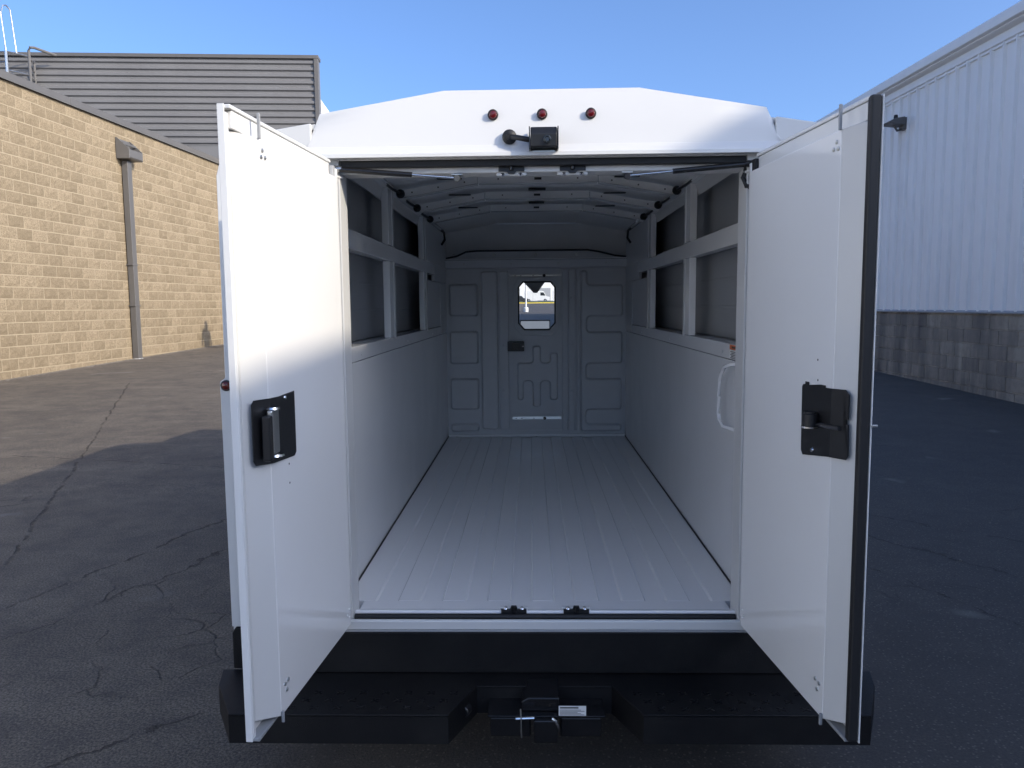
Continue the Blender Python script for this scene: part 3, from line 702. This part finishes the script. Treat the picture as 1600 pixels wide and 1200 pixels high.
# ---- rear doors
def rear_door(s):
    H, F = ((-.781, -.037), (-.842, -.82)) if s < 0 else ((.781, -.037), (.849, -.805))
    ux, uy = F[0]-H[0], F[1]-H[1]; W = math.hypot(ux, uy)
    D = empty('rear_door', (H[0], H[1], 0), math.atan2(uy, ux), V)
    q = 1 if s < 0 else -1          # local y that points into the doorway
    tag(D, 'open left rear door, its inner face half in sunlight' if s < 0 else 'open right rear door in shade with a black edge seal')
    zb, zt = .6215, 2.343
    def bx(name, u0, u1, w0, w1, z0, z1, m, bev=.002, par=D):
        a, b = sorted((q*w0, q*w1)); return obj(name, MB().box(u0, u1, a, b, z0, z1), m, par, bev)
    def cs(name, poly, z0, z1, m, bev=.002, par=D): return obj(name, MB().xy([(p[0], q*p[1]) for p in poly], z0, z1), m, par, bev)
    # outer skin with returned edges
    cs('outer_skin', [(.0, 0), (W, 0), (W, .020), (W-.004, .020), (W-.004, .004), (.0, .004)] if s < 0 else [(.0, 0), (W+.006, 0), (W+.006, .004), (.0, .004)], zb, zt, 'door_white')
    # inner pan: full depth at the hinge, tapering to the free edge
    st = .668; fe = W-.030 if s < 0 else W-.017; fw_ = .017 if s < 0 else .030
    cs('inner_panel', [(.006, .0045), (st, .0045), (st, .055), (.014, .055), (.006, .047)], zb+.012, zt-.062, 'panel_white', .003)
    pz = MB(); yb0, yt0 = zb+.030, zt-.055
    pz.v = [(st+.0008, q*.0545, zb+.014), (st+.0008, q*.0545, zt-.0625), (fe, q*fw_, zb+.045), (fe, q*fw_, zt-.0615), (st+.0008, q*.0046, zb+.014), (st+.0008, q*.0046, zt-.064), (fe, q*.0046, zb+.045), (fe, q*.0046, zt-.0615)]
    pz.f = [(0, 2, 3, 1), (4, 5, 7, 6), (0, 4, 6, 2), (1, 3, 7, 5), (2, 6, 7, 3), (0, 1, 5, 4)]
    obj('lock_facet', pz, 'van_white', D, .002)
    # recessed top band, top lip, bottom lip
    bx('top_band', .02, W-.022, .0045, .030, zt-.060, zt-.013, 'door_white', .003)
    bx('top_lip', .012, W-.005, .0045, .034, zt-.0125, zt-.001, 'door_white', .003)
    bx('bottom_lip', .0, W-.005, .0045, .038, zb, zb+.010, 'galvanised' if s < 0 else 'galvanised', .002)
    bx('hinge_edge', -.012, .0055, .0, .050, zb+.02, zt-.03, 'panel_white', .004)
    if s > 0:
        bx('hinge_seal', -.004, .030, .031, .046, zt-.062, zt-.020, 'rubber', .003)
        bx('edge_seal', W-.016, W+.006, .0048, .034, zb+.004, zt-.001, 'rubber', .006)
        bx('door_stop', W+.0065, W+.012, -.012, .003, 1.497, 1.503, 'zinc', .001)
    else:
        bx('hinge_seal', .004, .026, .031, .046, zt-.062, zt-.022, 'liner_grey', .003)
        bx('edge_return', W-.020, W-.0045, .0045, .022, zb+.004, zt-.020, 'door_white', .003)
    for z0, z1 in ((zt-.066, zt+.001), (zb-.004, zb+.03)): bx('rod_guide', st-.004, st+.004, .0555, .064, z0, z1, 'galvanised', .002)
    # bolts in groups of three
    for u, z in ((.644, 2.251), (.654, 2.232), (.628, 2.234), (.612, .720), (.637, .717), (.625, .695)):
        if s > 0 and z < 1: u, z = u+.008, z+.012
        b = obj('bolt', MB().lathe([(.0062, 0), (.0058, .003), (.003, .0045)], (u, q*.0552, z), (0, q, 0), 10), 'zinc', D, smooth=True)
    # latch cover plate folded over the edge of the facet
    slope = (fw_-.0545)/(fe-st)
    def plate_pt(u, w): return (.0565+w) if u <= st else (.0565+w)+slope*(u-st)*.55
    ol = [(.490, 1.572), (.60, 1.568), (.735, 1.572), (.745, 1.560), (.745, 1.405), (.735, 1.392), (.655, 1.384), (.505, 1.376), (.490, 1.386)]
    if s > 0:
        ol = [(.484, 1.575), (.492, 1.583), (.505, 1.583), (.505, 1.592), (.525, 1.592), (.525, 1.583), (.60, 1.583), (.60, 1.592), (.628, 1.592), (.628, 1.586), (.725, 1.590), (.742, 1.578), (.742, 1.512), (.722, 1.512), (.722, 1.498), (.742, 1.498), (.745, 1.415), (.735, 1.402), (.66, 1.396), (.50, 1.372), (.488, 1.384)]
    bm = bmesh.new(); vv = [bm.verts.new((u, 0, z)) for u, z in ol]
    f = bm.faces.new(vv); bmesh.ops.triangulate(bm, faces=[f])
    bmesh.ops.bisect_plane(bm, geom=bm.verts[:]+bm.edges[:]+bm.faces[:], plane_co=(st, 0, 0), plane_no=(1, 0, 0))
    for v in bm.verts: v.co.y = q*plate_pt(v.co.x, 0)
    r_ = bmesh.ops.extrude_face_region(bm, geom=bm.faces[:])
    bmesh.ops.translate(bm, vec=(0, q*.003, 0), verts=[e for e in r_['geom'] if isinstance(e, bmesh.types.BMVert)])
    bmesh.ops.recalc_face_normals(bm, faces=bm.faces)
    me = bpy.data.meshes.new('latch_plate'); bm.to_mesh(me); bm.free()
    lp = link('latch_plate', me, 'plate_black', D)
    if s < 0:
        bx('latch_bar', .650, .700, .060, .078, 1.415, 1.540, 'zinc', .006)
        bx('latch_guard', .702, .728, .056, .082, 1.402, 1.528, 'plate_black', .006)
        obj('latch_foot', MB().lathe([(.026, 0), (.024, .006)], (.672, q*.070, 1.408), (0, 0, 1), 14), 'chrome', D, smooth=True)
        obj('latch_foot', MB().lathe([(.020, 0), (.018, .006)], (.676, q*.070, 1.541), (0, 0, 1), 14), 'chrome', D, smooth=True)
        obj('screw', MB().lathe([(.007, 0), (.005, .004)], (.565, q*.060, 1.560), (0, q, 0), 10), 'chrome', D, smooth=True)
        holes = ((.54, 1.358), (.54, 1.300))
    else:
        obj('lock_knob', MB().lathe([(.021, 0), (.021, .034), (.017, .036), (.017, .040)], (.588, q*.080, 1.473), (0, 0, 1), 18), 'plate_black', D, smooth=True)
        obj('knob_ring', MB().lathe([(.024, 0), (.024, .005)], (.588, q*.080, 1.467), (0, 0, 1), 18), 'chrome', D, smooth=True)
        obj('knob_stem', MB().tube([(.588, q*.059, 1.49), (.588, q*.080, 1.49)], .010, 10), 'plate_black', D, smooth=True)
        obj('lock_lever', MB().tube([(.600, q*.068, 1.475), (.62, q*.066, 1.480), (.66, q*.066, 1.482), (.715, q*.058, 1.484)], .006, 8), 'steel_dark', D, smooth=True)
        obj('screw', MB().lathe([(.007, 0), (.005, .004)], (.565, q*.060, 1.398), (0, q, 0), 10), 'chrome', D, smooth=True)
        holes = ((.572, 1.660), (.576, 1.602))
    for u, z in holes: obj('hole_plug', MB().lathe([(.0035, 0), (.003, .0006)], (u, q*.0551, z), (0, q, 0), 8), 'rubber', D)
    for u, z in ((.03, .70), (.05, .685), (.03, .67)): obj('hinge_bolt', MB().lathe([(.006, 0), (.004, .004)], (u, q*.0552, z), (0, q, 0), 8), 'door_white', D)
for s in S2: rear_door(s)

# ---- bumper step
BP = empty('rear_bumper', (0, 0, 0), 0, V)
obj('riser', MB().box(-1.15, 1.15, -.034, -.0005, .4345, .5915), 'step_black', BP, .003)
zs = .43
tread = [(-1.245, .0), (-1.212, -.125), (-1.095, -.330), (-.335, -.330), (-.251, -.126), (.245, -.126), (.333, -.322), (1.100, -.322), (1.203, -.115), (1.235, .0)]
tr = obj('tread', MB().xy(tread, .424, zs), 'step_black', BP, .004)
ring = [(-1.245, -.001), (-1.212, -.125), (-1.095, -.330), (-.335, -.330), (-.251, -.126), (.245, -.126), (.333, -.322), (1.100, -.322), (1.203, -.115), (1.235, -.001)]
fc = MB(); low = .325
for a, b in zip(ring, ring[1:]):
    d = Vector((b[0]-a[0], b[1]-a[1])).normalized(); nn = Vector((-d.y, d.x))*.006
    fc.xy([a, b, (b[0]+nn.x, b[1]+nn.y), (a[0]+nn.x, a[1]+nn.y)], low, .4235)
obj('bumper_face', fc, 'step_black', BP)
for s in S2:
    for j, (y, x0, nx_) in enumerate(((-.285, .40, 8), (-.235, .36, 8), (-.180, .33, 9))):
        for i in range(nx_):
            x = s*(x0+i*.082); g2 = MB(); a = .013
            for sg in (-1, 1):
                d = Vector((a, sg*a*.8)); pn = Vector((-d.y, d.x)).normalized()*.0028
                z0 = .4302 if sg < 0 else .4304
                g2.v += []; g2.xy([(x-d.x+pn.x, y-d.y+pn.y), (x+d.x+pn.x, y+d.y+pn.y), (x+d.x-pn.x, y+d.y-pn.y), (x-d.x-pn.x, y-d.y-pn.y)], z0, z0+.0022)
            obj('grip_cross', g2, 'gloss_black', BP)
# hitch inside the recess
HT = empty('tow_hitch', (0, -.12, 0), 0, V)
obj('cross_tube', MB().box(-.55, .55, .06, .14, .30, .37), 'gloss_black', HT, .008)
obj('receiver', MB().box(-.035, .035, -.14, .06, .30, .37), 'gloss_black', HT, .006)
obj('receiver_collar', MB().box(-.042, .042, -.15, -.12, .293, .377), 'gloss_black', HT, .006)
obj('shelf_plate', MB().box(-.205, .210, -.13, .06, .3775, .3835), 'gloss_black', HT, .002)
obj('step_box', MB().xz([(-.085, .384), (.05, .384), (.05, .434), (-.06, .434), (-.085, .42)], -.10, .05), 'gloss_black', HT, .005)
for s in S2: obj('chain_plate', MB().box(s*.125-.072, s*.125+.072, -.12, -.06, .300, .372), 'gloss_black', HT, .006)
obj('hitch_pin', MB().tube([(-.105, -.145, .382), (-.04, -.145, .385)], .005, 8), 'chrome', HT, smooth=True)
obj('pin_clip', MB().tube([(.022, -.15, .386), (.034, -.152, .378), (.042, -.152, .362), (.044, -.15, .352)], .005, 8), 'chrome', HT, smooth=True)
obj('lanyard', MB().tube([(-.088, -.15, .42+.0), (-.086, -.155, .39), (-.086, -.155, .34), (-.085, -.15, .315)], .0025, 6), 'zinc', HT, smooth=True)
tg = obj('rating_label', MB().box(.046, .142, -.1315, -.1305, .386, .422), 'sticker_white', HT)
obj('label_title', MB().box(.05, .115, -.1322, -.1317, .413, .418), 'ink', tg)
for i in range(5): obj('label_line', MB().box(.05, .136-.012*(i % 3), -.1322, -.1317, .389+i*.0044, .3905+i*.0044), 'ink', tg)
obj('wiring_socket', MB().lathe([(.022, 0), (.022, -.03), (.018, -.034)], (-.285, -.06, .375), (.35, 1, 0), 14), 'plate_black', HT, smooth=True)
for p in ((-.300, -.10, .405), (-.310, -.115, .385), (-.310, -.115, .345)): obj('bolt', MB().lathe([(.008, 0), (.005, .005)], p, (.7, -1, .3), 8), 'zinc', HT, smooth=True)

obj('underbody_blocker', MB().box(-.55, .55, .14, 4.2, .30, .56), 'rubber', V, .03)  # box added out of view to block light and darken the ground
obj('spare_blocker', MB().lathe([(.12, -.09), (.34, -.1), (.37, -.05), (.37, .05), (.34, .1), (.12, .09)], (0, .62, .19), (0, 0, 1), 26), 'tyre', V, smooth=True)  # added as a further light blocker beneath the van
for s in S2: obj('flap_blocker', MB().box(min(s*.78, s*1.15), max(s*.78, s*1.15), .70, .715, .10, .43), 'rubber', V, .003)  # flaps added to block light behind the bumper
# ---- cab and wheels
cab = empty('cab', (0, 0, 0), 0, V)
prof = [(4.5, .45), (4.5, 2.08), (5.2, 2.18), (5.75, 2.14), (6.45, 1.46), (7.35, 1.18), (7.5, 1.0), (7.5, .45)]
for s in S2:
    x0, x1 = sorted((s*.98, s*1.0))
    obj('cab_side', MB().yz([(4.34, .45), (4.34, 2.06), (5.2, 2.16), (5.70, 2.12), (5.70, 1.36), (6.45, 1.36), (7.33, 1.15), (7.48, .98), (7.48, .45)], x0, x1), 'van_white', cab)
    obj('screen_pillar', MB().tube([(s*.96, 5.74, 2.13), (s*.96, 6.44, 1.42)], .045, 8), 'van_white', cab, smooth=True)
    obj('door_glass', MB().box(min(s*1.001, s*1.004), max(s*1.001, s*1.004), 4.75, 5.65, 1.45, 2.0), 'glass_dark', cab)
    obj('mirror', MB().box(min(s*1.08, s*1.32), max(s*1.08, s*1.32), 5.75, 5.85, 1.35, 1.75), 'plate_black', cab, .03)
    obj('headlight', MB().box(min(s*.62, s*.95), max(s*.62, s*.95), 7.485, 7.52, .82, 1.0), 'glass', cab, .01)
obj('cab_roof', MB().yz([(4.29, 2.16), (5.2, 2.17), (5.74, 2.13), (5.76, 2.16), (5.2, 2.21), (4.29, 2.20)], -.979, .979), 'van_white', cab)
obj('hood', MB().yz([(6.40, 1.40), (6.45, 1.44), (7.33, 1.17), (7.47, .98), (7.50, .5), (7.44, .5), (7.42, .96), (7.3, 1.13)], -.979, .979), 'van_white', cab, .01)
obj('windscreen', MB().yz([(5.76, 2.13), (6.45, 1.45), (6.455, 1.455), (5.765, 2.135)], -.93, .93), 'glass', cab)
obj('dashboard', MB().yz([(5.75, .9), (5.75, 1.34), (5.95, 1.46), (6.38, 1.43), (6.38, .9)], -.97, .97), 'dash_black', cab, .02)
obj('cab_floor', MB().box(-.97, .97, 4.3, 6.4, .70, .75), 'dash_black', cab)
obj('overhead_console', MB().xz([(-.135, 2.12), (.120, 2.12), (.120, 2.085), (.026, 1.957), (-.016, 1.957), (-.135, 2.085)], 5.45, 5.75), 'visor_grey', cab, .008)
obj('pale_slab', MB().box(-.150, .142, 5.08, 5.10, 1.562, 1.660), 'slab_pale', cab, .006)  # pale slab in the cab with slight emission added
obj('slab_frame', MB().box(-.158, .150, 5.101, 5.13, 1.552, 1.670).box(-.03, .03, 5.102, 5.2, 1.2, 1.55), 'dash_black', cab, .005)
for s in S2:
    obj('seat', MB().box(s*.5-.26, s*.5+.26, 4.55, 5.1, .85, 1.05).box(s*.5-.25, s*.5+.25, 4.45, 4.6, 1.052, 1.62), 'dash_black', cab, .04)
    for yy in (1.25, 6.6):
        wh = empty('wheel', (s*(.98 if yy > 5 else 1.0), yy, .38), 0, V)
        obj('tyre', MB().lathe([(.22, -.11), (.35, -.12), (.375, -.09), (.38, 0), (.375, .09), (.35, .12), (.22, .11)], (0, 0, 0), (1, 0, 0), 28), 'tyre', wh, smooth=True)
        obj('rim', MB().lathe([(.04, .08*s), (.14, .06*s), (.215, .115*s), (.218, -.1*s)], (0, 0, 0), (1, 0, 0), 24), 'zinc', wh, smooth=True)
    obj('fender', MB().box(min(s*.6, s*1.18), max(s*.6, s*1.18), .26, 4.3, .42, .58).box(min(s*.5, s*.6), max(s*.5, s*.6), .2, 7.2, .40, .55), 'rubber', V)

# ================================================================== beyond the bulkhead window
gv = MB(); gv.v = [(x, y, grd(y)+dz) for (y, dz) in ((150, .004), (150.3, .16), (186, .16), (186.3, .02)) for x in (-80, 80)]
gv.f = [(0, 1, 3, 2), (2, 3, 5, 4), (4, 5, 7, 6)]
tag(obj('grass_verge', gv, 'grass'), kind='structure')
kb = MB().box(-80, 80, 149.3, 149.98, grd(149)-.1, grd(149.5)+.17)
tag(obj('kerb', kb, 'yellow_paint'), kind='structure')
def far_van(x, y, L, label, col='van_white', name='parked_van'):
    r = tag(empty(name, (x, y, grd(y))), label, 'van', 'vans parked beyond the grass verge')
    h = 2.75
    obj('body', MB().xz([(-L/2, .35), (L/2, .35), (L/2, 1.2), (L/2-.9, 1.45), (L/2-1.5, h-.15), (L/2-1.9, h), (-L/2, h)], -1, 1), col, r, .06)
    obj('window', MB().xz([(L/2-2.3, 1.55), (L/2-1.05, 1.55), (L/2-1.5, 2.35), (L/2-2.3, 2.35)], -1.012, -1.001), 'glass_dark', r)
    for xx in (-L/2+1.2, L/2-1.1):
        wq = obj('wheel', MB().lathe([(.2, -.12), (.37, -.12), (.38, .12), (.2, .12)], (xx, -.93, .38), (0, 1, 0), 18), 'tyre', r)
        obj('rim', MB().lathe([(.02, -.13), (.2, -.13), (.2, -.11)], (xx, -.93, .38), (0, 1, 0), 14), 'zinc', wq)
    obj('door_gap', MB().box(-L/2+2.2, -L/2+2.23, -1.004, -1.001, .6, 2.5), 'rubber', r)
    return r
far_van(1.35, 192, 6.4, 'white van in the middle of the bulkhead window view')
far_van(-5.4, 195, 6.2, 'white van at the left of the bulkhead window view')
far_van(8.6, 193, 6.4, 'white van at the right of the bulkhead window view')
cd = tag(empty('parked_car', (-3.0, 170, grd(170))), 'dark car beyond the bulkhead window, left of the pole', 'car')
obj('body', MB().xz([(-2.2, .3), (2.2, .3), (2.2, .9), (1.3, 1.0), (.8, 1.5), (-1.2, 1.55), (-2.1, 1.0)], -.85, .85), 'car_dark', cd, .06)
for xx in (-1.4, 1.4): obj('wheel', MB().lathe([(.15, -.1), (.33, -.1), (.33, .1), (.15, .1)], (xx, -.8, .33), (0, 1, 0), 16), 'tyre', cd)
po = tag(empty('light_pole', (-.49, 62, grd(62))), 'slim pale pole seen through the bulkhead window', 'pole')
obj('shaft', MB().lathe([(.075, 0), (.055, 7.5)], (0, 0, 0), (0, 0, 1), 12), 'pole_white', po, smooth=True)
obj('base', MB().lathe([(.2, -.1), (.2, .35), (.15, .4)], (0, 0, 0), (0, 0, 1), 14), 'pole_white', po, smooth=True)
obj('lamp_head', MB().box(-.12, .12, -.7, .1, 7.5, 7.62), 'trim_grey', po, .02)
fb = tag(empty('distant_building', (0, 240, grd(240))), 'low pale building far beyond the parked vans', 'building')
obj('wall', MB().box(-60, 60, 0, 20, -1, 6.5), 'building_white', fb)
obj('roof_edge', MB().box(-60.3, 60.3, -.3, 20.3, 6.51, 7.0), 'galvanised', fb)
for i in range(12): obj('dock_door', MB().box(-55+i*9.5, -51+i*9.5, -.08, -.01, 0, 4), 'galvanised', fb)

# ================================================================== the person whose shadow falls on the block wall
def person(loc, rz):
    p = tag(empty('person', loc, rz), 'person in dark hooded jacket standing near the tan block wall', 'person')
    J = {'pel': (0, 0, .95, .15, .12), 'sp': (0, .0, 1.15, .155, .12), 'ch': (0, .01, 1.35, .185, .125), 'nk': (0, 0, 1.49, .075, .075), 'hb': (0, .01, 1.58, .09, .10), 'ht': (0, .01, 1.70, .085, .095)}
    for s, q in ((-1, 'l'), (1, 'r')):
        J['sh'+q] = (s*.19, 0, 1.42, .07, .07); J['el'+q] = (s*.27, .01, 1.14, .055, .055); J['wr'+q] = (s*.30, .05, .90, .04, .04); J['hn'+q] = (s*.30, .07, .80, .035, .045)
        J['hi'+q] = (s*.10, 0, .88, .10, .10); J['kn'+q] = (s*.12, .02, .50, .07, .07); J['an'+q] = (s*.13, 0, .10, .05, .05); J['to'+q] = (s*.15, .17, .04, .04, .035)
    E = [('pel', 'sp'), ('sp', 'ch'), ('ch', 'nk'), ('nk', 'hb'), ('hb', 'ht')]
    for q in 'lr': E += [('ch', 'sh'+q), ('sh'+q, 'el'+q), ('el'+q, 'wr'+q), ('wr'+q, 'hn'+q), ('pel', 'hi'+q), ('hi'+q, 'kn'+q), ('kn'+q, 'an'+q), ('an'+q, 'to'+q)]
    ks = list(J); me = bpy.data.meshes.new('body'); me.from_pydata([J[k][:3] for k in ks], [(ks.index(a), ks.index(b)) for a, b in E], [])
    o = bpy.data.objects.new('body', me); C.objects.link(o); o.parent = p; me.materials.append(MAT['cloth_dark'])
    md = o.modifiers.new('skin', 'SKIN'); md.use_smooth_shade = True
    for i, k in enumerate(ks):
        me.skin_vertices[0].data[i].radius = J[k][3:]; me.skin_vertices[0].data[i].use_root = (k == 'pel')
    o.modifiers.new('sub', 'SUBSURF').levels = 2; o.modifiers['sub'].render_levels = 2
    obj('face', MB().lathe([(.02, -.11), (.06, -.09), (.075, -.03), (.078, .03), (.06, .075), (.02, .09)], (0, .052, 1.635), (0, 0, 1), 14), 'skin', p, smooth=True)
    obj('hood', MB().lathe([(.10, -.12), (.115, -.04), (.112, .05), (.075, .115), (.02, .13)], (0, -.012, 1.64), (0, 0, 1), 16), 'cloth_dark', p, smooth=True)
    obj('jacket_hem', MB().lathe([(.19, 0), (.20, .25), (.205, .45), (.17, .62)], (0, 0, .82), (0, 0, 1), 16), 'cloth_dark', p, smooth=True)
person((-10.15, 23.62, grd(23.62)), R(60))
